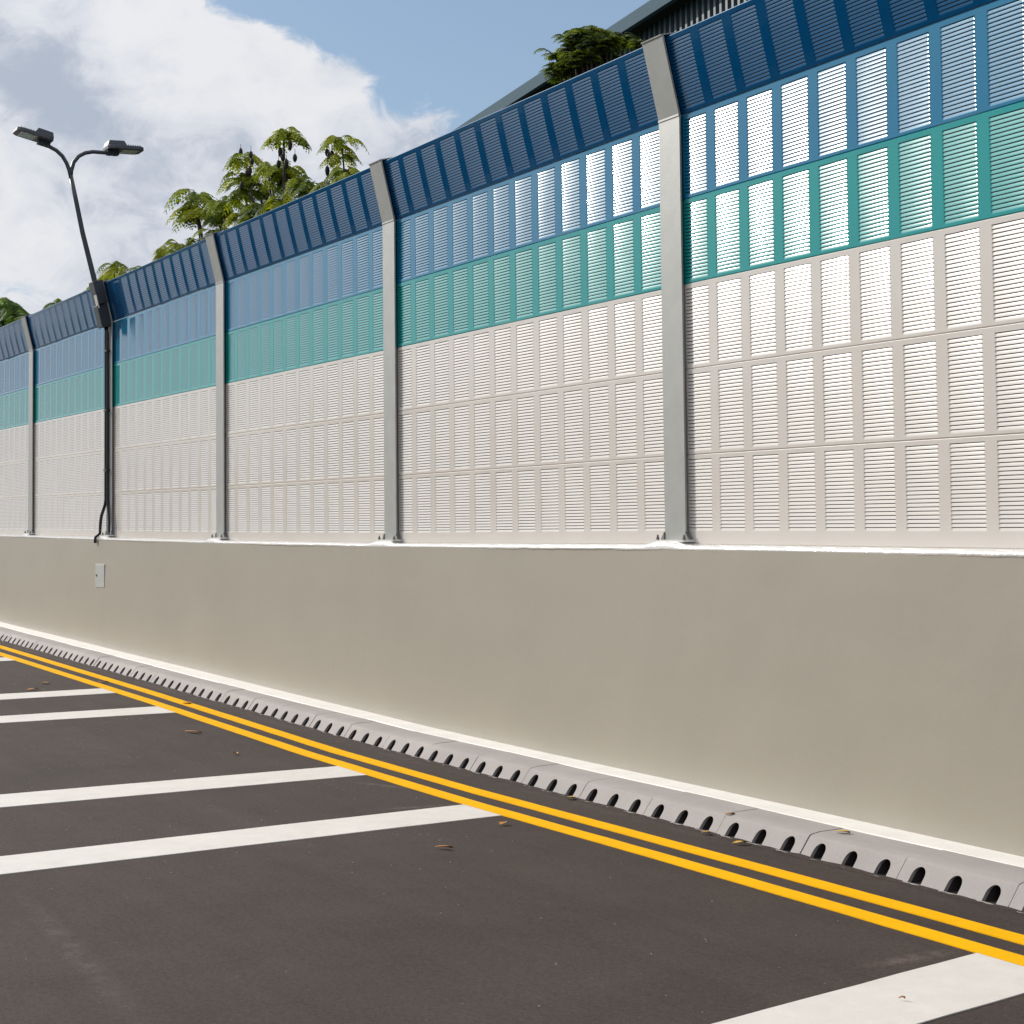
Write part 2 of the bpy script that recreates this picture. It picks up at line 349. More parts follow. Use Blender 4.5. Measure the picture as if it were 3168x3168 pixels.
# ------------------------------------------------------------------ drainage kerb: blocks with three arched inlets
BL = 0.6975
def kerb_mesh(var=0):
    k = MB(); Lb = BL-0.005; yb, yt, zt = -0.580, -0.512, 0.092
    # face coordinates: x along, t up the sloping face (0..1)
    def fp(x, t, off=0.0): return (x, yb+(yt-yb)*t+off, zt*t)
    out = [(0.0, 1.0)]
    bot = [(0.0, 0.0)]
    for c in (0.11625, 0.34875, 0.58125):
        w2 = 0.042; arc = [(c-w2, -0.02)]
        arc += [(c-w2*math.cos(math.pi*i/10), 0.40+0.39*math.sin(math.pi*i/10)) for i in range(11)]
        arc += [(c+w2, -0.02)]
        bot += arc
        # tunnel
        n = len(arc); f = [fp(x, t) for x, t in arc]; b_ = [(x, fp(x, t)[1]+0.16, fp(x, t)[2]) for x, t in arc]
        f2 = [(x, fp(x, t)[1]+0.022, fp(x, t)[2]) for x, t in arc]
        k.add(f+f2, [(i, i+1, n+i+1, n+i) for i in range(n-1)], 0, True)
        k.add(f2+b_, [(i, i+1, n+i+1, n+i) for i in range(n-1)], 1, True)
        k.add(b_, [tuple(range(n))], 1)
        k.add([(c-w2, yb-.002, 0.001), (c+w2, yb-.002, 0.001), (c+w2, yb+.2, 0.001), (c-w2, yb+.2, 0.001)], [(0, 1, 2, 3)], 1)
        # mortar lip spilling on the road
        lv = [(c-0.01+0.062*math.cos(a)*(1+.12*math.sin(3*a+c*40)), yb+0.004-0.020*abs(math.sin(a))*(1+.3*math.cos(5*a+var)), 0.006) for a in [math.pi*i/10 for i in range(11)]]
        k.add(lv, [tuple(range(11))[::-1]], 2)
    bot += [(Lb, 0.0)]
    face = bot + [(Lb, 0.93), (0.0, 0.93)]
    k.add([fp(x, t) for x, t in face], [tuple(range(len(face)))], 0)
    # rounded nose, top, hidden back
    nose = [(fp(0, .93)[1], fp(0, .93)[2]), (yt+0.004, zt+0.0015), (yt+0.022, zt+0.007), (yt+.060, zt+.0125), (-0.13, 0.1125), (-0.13, -0.05)]
    for (ya, za), (yb_, zb) in zip(nose, nose[1:]):
        k.add([(0, ya, za), (Lb, ya, za), (Lb, yb_, zb), (0, yb_, zb)], [(0, 1, 2, 3)], 0, False)
    for x in (0, Lb):
        k.add([(x, yb, 0), (x, fp(0, .93)[1], fp(0, .93)[2]), (x, yt+.022, zt+.007), (x, -.13, .1125), (x, -.13, 0)], [(0, 1, 2, 3, 4)], 0)
    return k.mesh('drainage_kerb', [M_CONC, M_HOLE, M_LIP])
km = [kerb_mesh(i) for i in range(3)]
x = 1.170-BL*38; i = 0
while x < 8.5:
    o = bpy.data.objects.new('drainage_kerb', km[i % 3]); C.objects.link(o)
    o.location = (x, 0, gz(x)); o.rotation_euler = (0, math.atan2(gz(x)-gz(x+BL), BL), 0)
    o.location.y += rnd.uniform(-.003, .003); o.location.z += rnd.uniform(-.001, .002)
    tag(o, 'grey concrete kerb block with three arched drain holes', 'kerb block', 'drainage kerb blocks along the wall', None)
    x += BL; i += 1
s_ = MB(); vs = []; ps = [(-26+0.15*j) for j in range(232)]
for x in ps:
    a = 0.004*math.sin(x*3.1)+rnd.uniform(-.003, .003); wdt = interp(x, [(-20, -.325), (-8, -.355), (-3, -.315), (8, -.295)])
    wdt += 0.008*math.sin(x*1.7+1)*math.sin(x*0.9)
    z = gz(x)
    vs += [(x, -0.10, z+.122), (x, -0.165+a*.6, z+.1175), (x, wdt+.012, z+.1125), (x, wdt+a, z+.1060)]
s_.add(vs, [(4*i+j, 4*i+j+1, 4*i+j+5, 4*i+j+4) for i in range(len(ps)-1) for j in range(3)], 0, False)
tag(s_.build('painted_strip', M_STRIP, recalc=True), 'white painted strip along the foot of the wall', 'painted strip', None, 'structure')

# ------------------------------------------------------------------ retaining wall with white coping
wroot = empty('retaining_wall', (-8, 0, gz(-8)), label='long low grey painted concrete wall under the louvred barrier', cat='wall')
inv = Vector((8, 0, -gz(-8)))
def wpart(mb, name, m_, **k):
    mb.v = [tuple(Vector(p)+inv) for p in mb.v]; return mb.build(name, m_, wroot, **k)
w_ = MB(); vs = []; ps = [(-27+0.25*j) for j in range(142)]; nz_ = 10
for x in ps:
    for j in range(nz_+1):
        t = j/nz_; z0 = gz(x)+0.05; z1 = zw(x)-0.028
        vs.append((x, -0.150+0.030*t+0.003*math.sin(x*1.3+t*3)+yw(x)*t, z0+(z1-z0)*t))
w_.add(vs, [(i*(nz_+1)+j, (i+1)*(nz_+1)+j, (i+1)*(nz_+1)+j+1, i*(nz_+1)+j+1) for i in range(len(ps)-1) for j in range(nz_)], 0, True)
wpart(w_, 'wall_face', M_WALL)
w_ = MB(); w_.add([(-27, .3, -1.6), (8.25, .3, -1.6), (8.25, .3, -.02), (-27, .3, .09)], [(0, 1, 2, 3)]); wpart(w_, 'wall_back', M_WALL)
c_ = MB(); vs = []; ps = []; x = -27.0
while x < 8.25: ps.append(x); x += 0.035
na = 0
w1 = [rnd.uniform(-1, 1) for _ in range(len(ps)+3)]
for i, x in enumerate(ps):
    z = zw(x); a = 0.0026*(w1[i]+w1[i+1]+w1[i+2])/3*1.6 + 0.0015*math.sin(x*2.3)*math.sin(x*.77)
    mound = 0.0
    for px in range(-24, 9, 4):
        mound = max(mound, math.exp(-((x-px+0.02)/0.17)**4))
    b_ = a
    prof = [(-0.112, -0.036+b_), (-0.1208+a*.2, -0.034+b_), (-0.1215+a*.3, -0.024+a*.4), (-0.1175, -0.013+a*.3+mound*.010), (-0.105+a*.3, -0.005+mound*.02), (-0.06, -0.001+mound*.022), (0.02, 0.0+mound*.02), (0.30, 0.0)]
    vs += [(x, p[0]+yw(x), z+p[1]) for p in prof]
np_ = 8
c_.add(vs, [(i*np_+j, (i+1)*np_+j, (i+1)*np_+j+1, i*np_+j+1) for i in range(len(ps)-1) for j in range(np_-1)], 0, True)
wpart(c_, 'coping', M_WHITE, recalc=True)
for xj in (-12.69, -9.50, -6.29):
    j_ = MB(); vs = []
    for i in range(13):
        t = i/12; z0 = gz(xj)+0.12; z1 = zw(xj)-0.05; xx = xj+0.004*math.sin(i*1.9+xj)
        y = -0.150+0.030*t+0.003*math.sin(xj*1.3+t*3)+yw(xj)*t
        vs += [(xx-.03, y+.0008, z0+(z1-z0)*t), (xx, y-.0003, z0+(z1-z0)*t), (xx+.03, y+.0008, z0+(z1-z0)*t)]
    j_.add(vs, [(3*i+k, 3*i+k+1, 3*i+k+4, 3*i+k+3) for i in range(12) for k in range(2)], 0, True)
    wpart(j_, 'wall_joint', M_WALL)
# access hatch in the wall face
hroot = empty('access_hatch', (-12.0, -0.134, -0.575), label='small pale grey metal door set in the wall below the street lamp', cat='hatch')
h_ = MB(); h_.box(-0.205, 0.205, -0.006, 0.02, 0, 0.290); h_.build('hatch_frame', mat('hatch_frame_paint', (.30, .30, .285), .5), hroot, bevel=0.002)
h_ = MB(); h_.box(-0.19, 0.19, -0.013, 0.0, 0.012, 0.278); hd = h_.build('hatch_door', mat('hatch_grey_paint', (.42, .43, .42), .5, 0, .05, 9), hroot, bevel=0.003)
h_ = MB(); h_.tube([(-0.125, -0.013, 0.150), (-0.125, -0.024, 0.150)], 0.013, 10); h_.build('lock', M_DSTEEL, hd)

# ------------------------------------------------------------------ louvred noise barrier
PITCH, LW, X0 = 0.320, 0.240, 0.105
def panel_mesh(name, H, nsl, mbot, mtop, sheetmat, bow=0.0):
    p = MB(); XL, XR = 0.035, 3.965
    hs = (H-mbot-mtop)/nsl
    def bw(z): return -bow*4*z*(H-z)/(H*H)
    # front sheet: ribs between the louvre blocks, plain margins above and below, folded long edges
    def strip(xa, xb, za, zb_, n=1):
        zz = [za+(zb_-za)*i/n for i in range(n+1)]
        vs = [(x, bw(z), z) for x in (xa, xb) for z in zz]
        p.add(vs, [(j, n+1+j, n+2+j, j+1) for j in range(n)], 0)
    cols = [(X0+c*PITCH, X0+c*PITCH+LW) for c in range(12)]
    edges = [XL]+[e for c in cols for e in c]+[XR]
    for i in range(0, len(edges), 2): strip(edges[i], edges[i+1], .004, H-.004, 6)
    for xa, xb in cols: strip(xa, xb, .004, mbot); strip(xa, xb, H-mtop, H-.004)
    p.add([(XL, .003, 0), (XR, .003, 0), (XR, 0, .004), (XL, 0, .004), (XL, 0, H-.004), (XR, 0, H-.004), (XR, .003, H), (XL, .003, H)], [(0, 1, 2, 3), (4, 5, 6, 7)], 0)
    p.add([(XL, .003, 0), (XR, .003, 0), (XR, .10, 0), (XL, .10, 0), (XL, .003, H), (XR, .003, H), (XR, .10, H), (XL, .10, H)],
          [(0, 3, 2, 1), (4, 5, 6, 7), (3, 7, 6, 2), (0, 4, 7, 3), (1, 2, 6, 5)], 0)
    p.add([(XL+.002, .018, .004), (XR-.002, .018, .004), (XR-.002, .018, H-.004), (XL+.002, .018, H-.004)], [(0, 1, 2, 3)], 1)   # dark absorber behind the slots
    ex = [0, .0025, .007, .013]                       # rounded slat ends
    ef = [0, .55, .90, 1.0]
    prof = [(0.0, 0.0), (0.18, 0.17), (0.38, 0.39), (0.60, 0.68), (0.81, 1.0)]   # height in pitch, depth pressed inwards
    DB = 0.0042
    for c in range(12):
        xa, xb = cols[c]
        X = [xa+a for a in ex]+[xb-a for a in ex[::-1]]; F = ef+ef[::-1]; nx = len(X)
        for s in range(nsl):
            zb = mbot+s*hs; vs = []
            for (t, q) in prof:
                for xx, f in zip(X, F):
                    zz = zb+hs*(t+(1-f)*0.19*t/0.81)
                    vs.append((xx, DB*q*f+bw(zz), zz))
            p.add(vs, [(j*nx+i, j*nx+i+1, (j+1)*nx+i+1, (j+1)*nx+i) for j in range(len(prof)-1) for i in range(nx-1)], 0, True)
    return p.mesh(name, [sheetmat, M_SLOT])
def plinth_mesh():
    return None
RH = 0.4985
PM = {
    'bottom': (panel_mesh('white_louvred_panel', 0.5185, 21, 0.078, 0.026, M_CREAM), 0.0),
    'w2': (panel_mesh('white_louvred_panel', RH, 22, 0.018, 0.030, M_CREAM), 0.52),
    'w1': (None, 1.02), 'teal': (panel_mesh('teal_louvred_panel', RH, 22, 0.018, 0.030, M_TEAL), 1.52),
    'blue': (panel_mesh('blue_louvred_panel', RH, 22, 0.018, 0.030, M_BLUE), 2.02),
    'dark': (panel_mesh('dark_blue_louvred_panel', 0.466, 21, 0.024, 0.030, M_DARK, 0.004), 2.522)}
PM['w1'] = (PM['w2'][0], 1.02)
LAB = {'bottom': 'white louvred panel with a plain strip along its foot', 'w2': 'white louvred panel', 'w1': 'white louvred panel', 'teal': 'teal louvred panel', 'blue': 'mid blue louvred panel', 'dark': 'dark blue louvred panel leaning out over the road'}
NMS = {'bottom': 'white_louvred_panel', 'w2': 'white_louvred_panel', 'w1': 'white_louvred_panel', 'teal': 'teal_louvred_panel', 'blue': 'blue_louvred_panel', 'dark': 'dark_blue_louvred_panel'}
fence = empty('noise_barrier', (0, 0, 0), label='tall louvred noise barrier in white, teal and blue bands between grey steel posts', cat='noise barrier')
LEAN = math.atan2(0.108, 0.45)
for bx in range(-24, 8, 4):
    ya, yb_ = yp(bx), yp(bx+4); za, zb = zw(bx), zw(bx+4)
    rz = math.atan2(yb_-ya, 4); ry = -math.atan2(zb-za, 4)
    for key, (me, z) in PM.items():
        o = bpy.data.objects.new(NMS[key], me); C.objects.link(o); o.parent = fence
        o.location = (bx+rnd.uniform(-.002, .002), ya, za+z)
        o.rotation_euler = (LEAN if key == 'dark' else rnd.uniform(-.0015, .0015), ry, rz)
        o['label'] = LAB[key]
# steel posts
SL = 0.4628
def post_meshes():
    a = MB(); hh = 2.505
    a.box(-.11, .11, -.030, -.018, 0, hh); a.box(-.005, .005, -.018, .12, 0, hh); a.box(-.11, .11, .12, .132, 0, hh)
    # cut end line at the kink
    b_ = MB(); M4 = Matrix.Translation((0, -.030, hh)) @ Matrix.Rotation(LEAN, 4, 'X')
    b_.box(-.11, .11, 0, .012, .006, SL+.012, 0, M4); b_.box(-.005, .005, .012, .15, .01, SL+.01, 0, M4); b_.box(-.11, .11, .15, .162, .01, SL+.01, 0, M4)
    w_ = MB(); w_.box(-.11, .11, -.035, -.0185, hh-.004, hh+.008)
    c_ = MB(); c_.box(-.112, .112, -.006, .17, SL+.013, SL+.020, 0, M4)
    bp = MB(); bp.box(-.16, .16, -.080, .20, .0, .014)
    st = MB()   # shim beside the foot
    x0, x1 = .0, .038
    st.add([(x0, -.036, .0), (x1, -.036, .0), (x0, -.036, .045), (x0, -.012, .0), (x1, -.012, .0), (x0, -.012, .045)],
           [(0, 1, 2), (3, 5, 4), (0, 3, 4, 1), (1, 4, 5, 2), (0, 2, 5, 3)], 0)
    bo = MB(); bo.tube([(0, 0, .014), (0, 0, .030)], .011, 6); bo.tube([(0, 0, .030), (0, 0, .044)], .006, 8)
    return a.mesh('post_shaft', M_STEEL), b_.mesh('leaning_top', M_STEEL), w_.mesh('weld_seam', M_STEEL), c_.mesh('end_cap', M_STEEL), bp.mesh('base_plate', M_WHITE), st.mesh('stiffener', M_DSTEEL), bo.mesh('anchor_bolt', M_DSTEEL)
pmz = post_meshes()
for bx in range(-24, 9, 4):
    pr = bpy.data.objects.new('steel_post', pmz[0]); C.objects.link(pr); pr.parent = fence
    pr.location = (bx, yp(bx), zw(bx)+.012)
    for me in pmz[1:5]:
        o = bpy.data.objects.new(me.name.split('.')[0], me); C.objects.link(o); o.parent = pr
    for sx in (-1, 1):
        o = bpy.data.objects.new('stiffener', pmz[5]); C.objects.link(o); o.parent = pr; o.location = (sx*.113, 0, .014)
        o.rotation_euler = (0, 0, 0) if sx > 0 else (0, 0, math.pi)
        if sx < 0: o.location.y = -.048
    for sx, sy in ((-.14, -.062), (.14, -.062)):
        o = bpy.data.objects.new('anchor_bolt', pmz[6]); C.objects.link(o); o.parent = pr; o.location = (sx, sy, 0)

# ------------------------------------------------------------------ street lamp fixed to the barrier post
lx = -12.0
lamp = empty('street_lamp', (lx, -0.06, 2.50), label='twin headed grey street lamp leaning out from a barrier post', cat='street lamp')
def lp(pts): return [(x, y+0.06, z-2.50) for x, y, z in pts]
t_ = MB(); t_.tube(lp([(-.01, -.070, 2.52), (-.01, -.115, 2.70), (-.005, -.210, 3.01), (-.01, -.354, 3.578), (0, -.438, 3.967), (0, -.498, 4.24)]), [.034, .034, .031, .028, .026, .025], 14)
t_.build('pole', M_GREYPOLE, lamp)
la = [(0, -.496, 4.22), (0, -.515, 4.30), (0, -.545, 4.38), (0, -.595, 4.46), (0, -.665, 4.52), (0, -.76, 4.565), (0, -.80, 4.575)]
ra = [(0, -.498, 4.20), (0, -.490, 4.30), (0, -.462, 4.40), (0, -.405, 4.475), (0, -.330, 4.520), (0, -.24, 4.542), (0, -.08, 4.545), (0, -.03, 4.545)]
t_ = MB(); t_.tube(lp(la), .0235, 12); t_.build('arm', M_GREYPOLE, lamp)
t_ = MB(); t_.tube(lp(ra), .0235, 12); t_.build('arm', M_GREYPOLE, lamp)
def head(cy, cz, s, tilt):
    # s=-1 points to the road, +1 to the back
    hb = MB(); Lh, Wd = .43, .155
    def q(a, x, z): return (x, s*a, z)
    # tapered body outline, a from 0 (arm) to Lh (tip)
    outl = [(0.0, .11), (.02, .150), (.06, .165), (.36, .165), (.40, .15), (Lh, .105)]
    def ring(zb, sc=1.0): return [q(a, w*sc, zb) for a, w in outl]+[q(a, -w*sc, zb) for a, w in outl[::-1]]
    lo, hi = ring(0), ring(.042, .97); n = len(lo)
    hb.add(lo+hi, [tuple(range(n)), tuple(range(n, 2*n))]+[(i, (i+1) % n, n+(i+1) % n, n+i) for i in range(n)])
    # gear housing on the arm half
    g0 = [q(.0, -.11, .042), q(.0, .11, .042), q(.23, .13, .042), q(.23, -.13, .042)]; g1 = [q(.02, -.10, .105), q(.02, .10, .105), q(.195, .115, .105), q(.195, -.115, .105)]
    hb.add(g0+g1, [(0, 1, 2, 3), (4, 5, 6, 7), (0, 1, 5, 4), (1, 2, 6, 5), (2, 3, 7, 6), (3, 0, 4, 7)])
    root = hb.build('lamp_head', M_GREYPOLE, lamp, recalc=True, bevel=0.004)
    root.location = (0, cy+.06, cz-2.50); root.rotation_euler = (tilt*s, 0, 0)
    f = MB()
    for i in range(7): a = .215+i*.028; f.add([q(a, -.12, .041), q(a+.007, -.12, .041), q(a+.007, .12, .041), q(a, .12, .041), q(a, -.11, .064), q(a+.007, -.11, .064), q(a+.007, .11, .064), q(a, .11, .064)], [(0, 1, 2, 3), (4, 5, 6, 7), (0, 1, 5, 4), (1, 2, 6, 5), (2, 3, 7, 6), (3, 0, 4, 7)])
    f.build('cooling_fins', M_GREYPOLE, root, recalc=True)
    gl = MB(); gl.add([q(.19, -.115, -.004), q(.19, .115, -.004), q(.375, .115, -.004), q(.375, -.115, -.004), q(.19, -.115, .001), q(.19, .115, .001), q(.375, .115, .001), q(.375, -.115, .001)], [(0, 1, 2, 3), (0, 1, 5, 4), (1, 2, 6, 5), (2, 3, 7, 6), (3, 0, 4, 7)])
    gl.build('lamp_glass', M_GLASS, root, recalc=True)
    cl = MB(); cl.add([q(a, x, z) for a in (.01, .15) for x in (-.045, .045) for z in (-.055, .002)], [(0, 1, 3, 2), (4, 6, 7, 5), (0, 4, 5, 1), (2, 3, 7, 6), (0, 2, 6, 4), (1, 5, 7, 3)])
    for a in (.04, .10): cl.tube([q(a, 0, -.055), q(a, 0, -.066)], .009, 6)
    cl.build('clamp', M_BOX, root, recalc=True)
head(-.73, 4.600, -1, R(13))
head(-.085, 4.575, 1, R(1))
# gear box strapped to the leaning part of the post, with conduits running down it
A4 = Matrix.Translation((0.005, .022, 0.0)) @ Matrix.Rotation(LEAN, 4, 'X')
bx_ = MB(); bx_.box(-.085, .09, -.115, .012, -.01, .25, 0, A4); bx_.build('control_box', M_BOX, lamp, bevel=0.006)
bx_ = MB(); bx_.box(-.085, .115, -.105, .012, .262, .535, 0, A4); up = bx_.build('control_box', M_BOX, lamp, bevel=0.006)
lb_ = MB(); lb_.box(.016, .1165, -.1075, -.1, .215, .375, 0, A4); lb_.build('white_label', M_LABEL, up)
cb = MB(); cb.tube(lp([(-.03, -.072, 2.50), (-.035, -.068, 2.40), (-.035, -.066, 1.5), (-.035, -.066, .46), (-.045, -.07, .40), (-.15, -.085, .27), (-.17, -.09, .20), (-.17, -.10, .06), (-.175, -.150, .02), (-.175, -.152, -.05)]), .019, 8); cb.build('conduit', M_CABLE, lamp)
cb = MB(); cb.tube(lp([(.01, -.072, 2.50), (.008, -.06, 2.40), (.008, -.058, 1.5), (.008, -.058, .46), (.02, -.058, .40), (.095, -.06, .20), (.11, -.07, .06), (.115, -.075, .03)]), .016, 8); cb.build('conduit', M_CABLE, lamp)
for z in (.8, 1.5, 2.2):
    c3 = MB(); c3.box(-.07, .045, -.026, .029, z-.012-2.5, z+.012-2.5); c3.build('cable_clip', M_CABLE, lamp)

# ------------------------------------------------------------------ dark industrial building behind
bd = Vector((-22.64+34.55, 14.37-16.06, 0)).normalized(); bn = Vector((-bd.y, bd.x, 0))    # along the eave, into the building
bo_ = Vector((-34.55, 16.06, 0))
bro = empty('warehouse', (bo_.x, bo_.y, gz(-34)), (0, 0, math.atan2(bd.y, bd.x)), label='dark teal ribbed metal shed with an overhanging flat roof behind the barrier', cat='building')
EZ = 11-gz(-34)
f_ = MB(); f_.box(-30, 60, 0, .12, EZ-.30, EZ); f_.build('fascia', M_FASC, bro, bevel=0.01)
f_ = MB(); f_.box(-30, 60, .12, 40, EZ-.18, EZ-.02); f_.build('roof', M_FASC, bro)
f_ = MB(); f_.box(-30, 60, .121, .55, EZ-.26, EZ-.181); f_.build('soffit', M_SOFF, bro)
f_ = MB(); x = -30
vs = []; rib = .26
while x < 60:
    for a, y in ((0, .52), (.13, .52), (.14, .44), (.235, .44)):
        vs.append((x+a, y))
    x += rib
n = len(vs); f_.add([(a, y, 0) for a, y in vs]+[(a, y, EZ-.2) for a, y in vs], [(i, i+1, n+i+1, n+i) for i in range(n-1)])
f_.build('ribbed_wall', M_CLAD, bro)
f_ = MB(); f_.box(-30, 60, .6, 39, 0, EZ-.3); f_.build('hall_core', M_CLAD, bro)

# ------------------------------------------------------------------ trees with drooping feathery leaf rosettes
def rosette(mb, c, rad, rng, nf=10, droop=1.0, dens=1.0, tone=0.5):
    c0 = Vector(c)
    for f in range(nf):
        c = c0+Vector((rng.gauss(0, .09)*rad, rng.gauss(0, .09)*rad, rng.uniform(-.22, .12)*rad))
        a = 2*math.pi*(f+rng.uniform(-.5, .5))/nf; up = rng.uniform(-.05, 1.0); Lf = rad*rng.uniform(.55, 1.15)
        d = Vector((math.cos(a), math.sin(a), 0)); side = Vector((-d.y, d.x, 0))
        def pt(t): return c + d*(Lf*t*(1-.12*t)) + Vector((0, 0, Lf*(up*t-(up*.75+.58*droop)*t*t)))
        ns = max(5, int(9*dens)); ft = tone+rng.uniform(-.28, .28)
        for s in range(ns):
            t = .18+.82*s/(ns-1); p0 = pt(t); tan = (pt(min(1, t+.03))-pt(t-.03)).normalized()
            ll = rad*.36*math.sin(math.pi*(.18+.70*t))*rng.uniform(.85, 1.15)
            for sd_ in (-1, 1):
                dr = (side*sd_*.85+tan*.55+Vector((0, 0, -.30*droop-rng.uniform(0, .25)))).normalized()
                nrm = dr.cross(tan).normalized(); wv = nrm.cross(dr).normalized()*ll*.27
                # one pinna: a run of small leaflets either side of its midrib
                k = 3
                for q in range(k):
                    a0 = p0+dr*ll*(q/k)+Vector((0, 0, -.10*ll*(q/k)**2)); a1 = p0+dr*ll*((q+1.05)/k)+Vector((0, 0, -.10*ll*((q+1)/k)**2))
                    w1 = wv*(1-.25*q)*rng.uniform(.8, 1.2)
                    mid = (a0+a1)/2
                    mb.add([a0, mid+w1, a1, mid-w1*rng.uniform(.6, 1.1)], [(0, 1, 2, 3)]); mb.shade.append(min(1, max(0, ft+rng.uniform(-.22, .22))))
        mb_r.tube([tuple(pt(t)) for t in (0, .35, .7, 1)], [.007, .005, .004, .002], 4, cap=False)
mb_r = MB()
def tree(name, base, ros, label, seed, m_=None, tones=0.5, pods=(), trunk_r=.10, extra=4, droop=1.0, dens=1.0, group='trees looking over the barrier'):
    global mb_r
    rng = random.Random(seed); bx, by = base; zg = gz(bx)+.25
    root = empty(name, (bx, by, zg), label=label, cat='tree', group=group)
    o = Vector((bx, by, zg)); crown = MB(); mb_r = MB()
    tr = MB(); top = max(r[2] for r in ros)-1.2
    fork = Vector((bx, by, min(top, 3.6)))-o
    tr.tube([(0, 0, 0), (.05, .03, fork.z*.35), (-.04, .02, fork.z*.7), tuple(fork)], [trunk_r, trunk_r*.8, trunk_r*.65, trunk_r*.5], 9)
    for (X, Y, Z, r_, tn) in ros:
        p = Vector((X, Y, Z-(.06 if droop >= 1 else 0)))-o; r_ *= .90 if droop >= 1 else 1
        b0 = fork*rng.uniform(.75, 1.0); midp = b0.lerp(p, .5)+Vector((0, 0, -.15-.05*(p-b0).length))
        tr.tube([tuple(b0), tuple(midp), tuple(midp.lerp(p, .6)), tuple(p)], [trunk_r*.35, trunk_r*.25, trunk_r*.18, .010], 6)
        rosette(crown, p, r_, rng, droop=droop, dens=dens, tone=tn)
        if tn < .5 or droop < 1: rosette(crown, p-Vector((rng.uniform(-.1, .1), rng.uniform(-.1, .1), r_*.35)), r_*.75, rng, 7, droop*1.2, dens, tn-.12)
    for i in range(extra):
        p = Vector((rng.uniform(-1.2, 1.2), rng.uniform(-.8, .8), fork.z+rng.uniform(-.6, .5)))
        tr.tube([tuple(fork*.7), tuple(p)], [trunk_r*.3, .01], 5)
        rosette(crown, p, .6, rng, 9, 1.0, .8, .3)
    tr.add([], []); nb = len(tr.v); tr.v += mb_r.v
    tr.f += [[nb+i for i in f] for f in mb_r.f]; tr.m += mb_r.m; tr.sm += mb_r.sm
    tr.build('trunk', M_BARK, root)
    crown.build('crown', m_ or M_LEAF, root)
    for (X, Y, Z) in pods:
        pd = MB(); p = Vector((X, Y, Z))-o; h = rng.uniform(.11, .17)
        pd.tube([tuple(p+Vector((0, 0, .14))), tuple(p+Vector((.01, 0, h/2)))], .004, 4)
        pd.tube([tuple(p+Vector((0, 0, h/2-h*t))) for t in (0, .2, .5, .8, 1)], [.006, .028, .036, .026, .005], 7)
        pd.build('seed_pod', M_POD, root)
    return root
tree('tree', (-20.0, 4.2), [(-21.05, 4.0, 5.93, .72, .60), (-21.35, 4.1, 5.70, .55, .55), (-20.75, 3.9, 5.62, .60, .62), (-19.85, 4.1, 5.66, .50, .55), (-20.35, 4.2, 5.55, .5, .4), (-19.95, 4.0, 5.15, .42, .35), (-21.1, 4.0, 5.10, .38, .6), (-21.35, 4.2, 4.95, .3, .6)],
     'small spreading tree with a drooping leafy head right of the street lamp', 11, pods=[(-22.05, 4, 5.90)])
tree('tree', (-17.3, 4.2), [(-18.55, 4.0, 6.10, .50, .70), (-18.75, 4.0, 5.83, .48, .65), (-18.45, 4.2, 5.72, .50, .45), (-18.65, 4.0, 5.58, .50, .60), (-17.75, 4.1, 5.85, .42, .5), (-17.35, 4.0, 5.74, .42, .62), (-16.95, 4.1, 5.70, .50, .60), (-17.1, 4.2, 5.50, .45, .45), (-16.55, 3.9, 6.10, .58, .55), (-16.1, 4.0, 5.25, .42, .5), (-18.6, 4.0, 5.18, .55, .75), (-17.9, 4.1, 5.25, .6, .2), (-17.4, 4.2, 5.20, .6, .18), (-16.8, 4.0, 5.12, .45, .7), (-15.7, 4.0, 5.18, .45, .4)],
     'tall tree with dark seed pods rising over the middle of the barrier', 12, trunk_r=.13,
     pods=[(-18.75, 4, 6.16), (-18.0, 3.9, 5.98), (-17.95, 3.9, 5.86), (-18.05, 3.9, 5.72), (-17.9, 3.8, 5.66), (-18.15, 3.8, 5.50), (-16.45, 3.8, 5.72), (-16.35, 3.8, 5.62), (-16.52, 3.8, 5.55), (-16.2, 3.8, 5.50), (-15.85, 3.8, 5.52), (-16.3, 3.9, 5.80)])
tree('tree', (-14.6, 4.3), [(-14.80, 4.1, 5.68, .42, .75), (-14.75, 4.1, 5.45, .36, .7), (-14.75, 4.2, 5.22, .55, .45), (-14.35, 4.0, 5.15, .5, .5), (-15.2, 4.1, 5.10, .45, .35)],
     'slim pale tree just left of the tallest nearby post', 13, trunk_r=.08,
     pods=[(-15.10, 4, 5.48), (-15.02, 4, 5.40), (-14.92, 4, 5.42), (-14.78, 3.9, 5.30), (-14.70, 3.9, 5.26), (-14.85, 3.9, 5.16)])
tree('tree', (-22.8, 4.3), [(-22.75, 4.0, 5.22, .48, .7), (-22.25, 4.1, 5.22, .36, .65), (-22.9, 4.1, 5.0, .5, .6)], 'low leafy crown peeking over the barrier midway between lamp and third post', 14, trunk_r=.08)
tree('tree', (-27.0, 4.3), [(-27.3, 4.0, 5.10, .52, .6), (-26.7, 4.1, 5.25, .52, .6), (-26.1, 4.0, 5.32, .50, .65), (-25.6, 4.1, 5.15, .45, .6), (-26.6, 4.2, 5.0, .5, .4)], 'low yellow green crown just right of the lamp pole', 15, trunk_r=.09)
tree('tree', (-30.6, 4.3), [(-30.55, 4.0, 5.12, .5, .45), (-31.0, 4.1, 5.0, .45, .45), (-30.2, 4.1, 5.05, .5, .4)], 'small dark crown tip left of the lamp pole', 16, M_LEAF2, trunk_r=.08)
tree('tree', (-35.0, 4.3), [(-35.35, 4.0, 5.72, .75, .45), (-36.0, 4.1, 5.65, .7, .5), (-35.0, 4.1, 5.45, .65, .35), (-34.15, 4.0, 5.18, .42, .4), (-35.9, 4, 5.35, .6, .3)], 'drooping tree at the far left edge', 17, M_LEAF2, trunk_r=.10)
ft = []
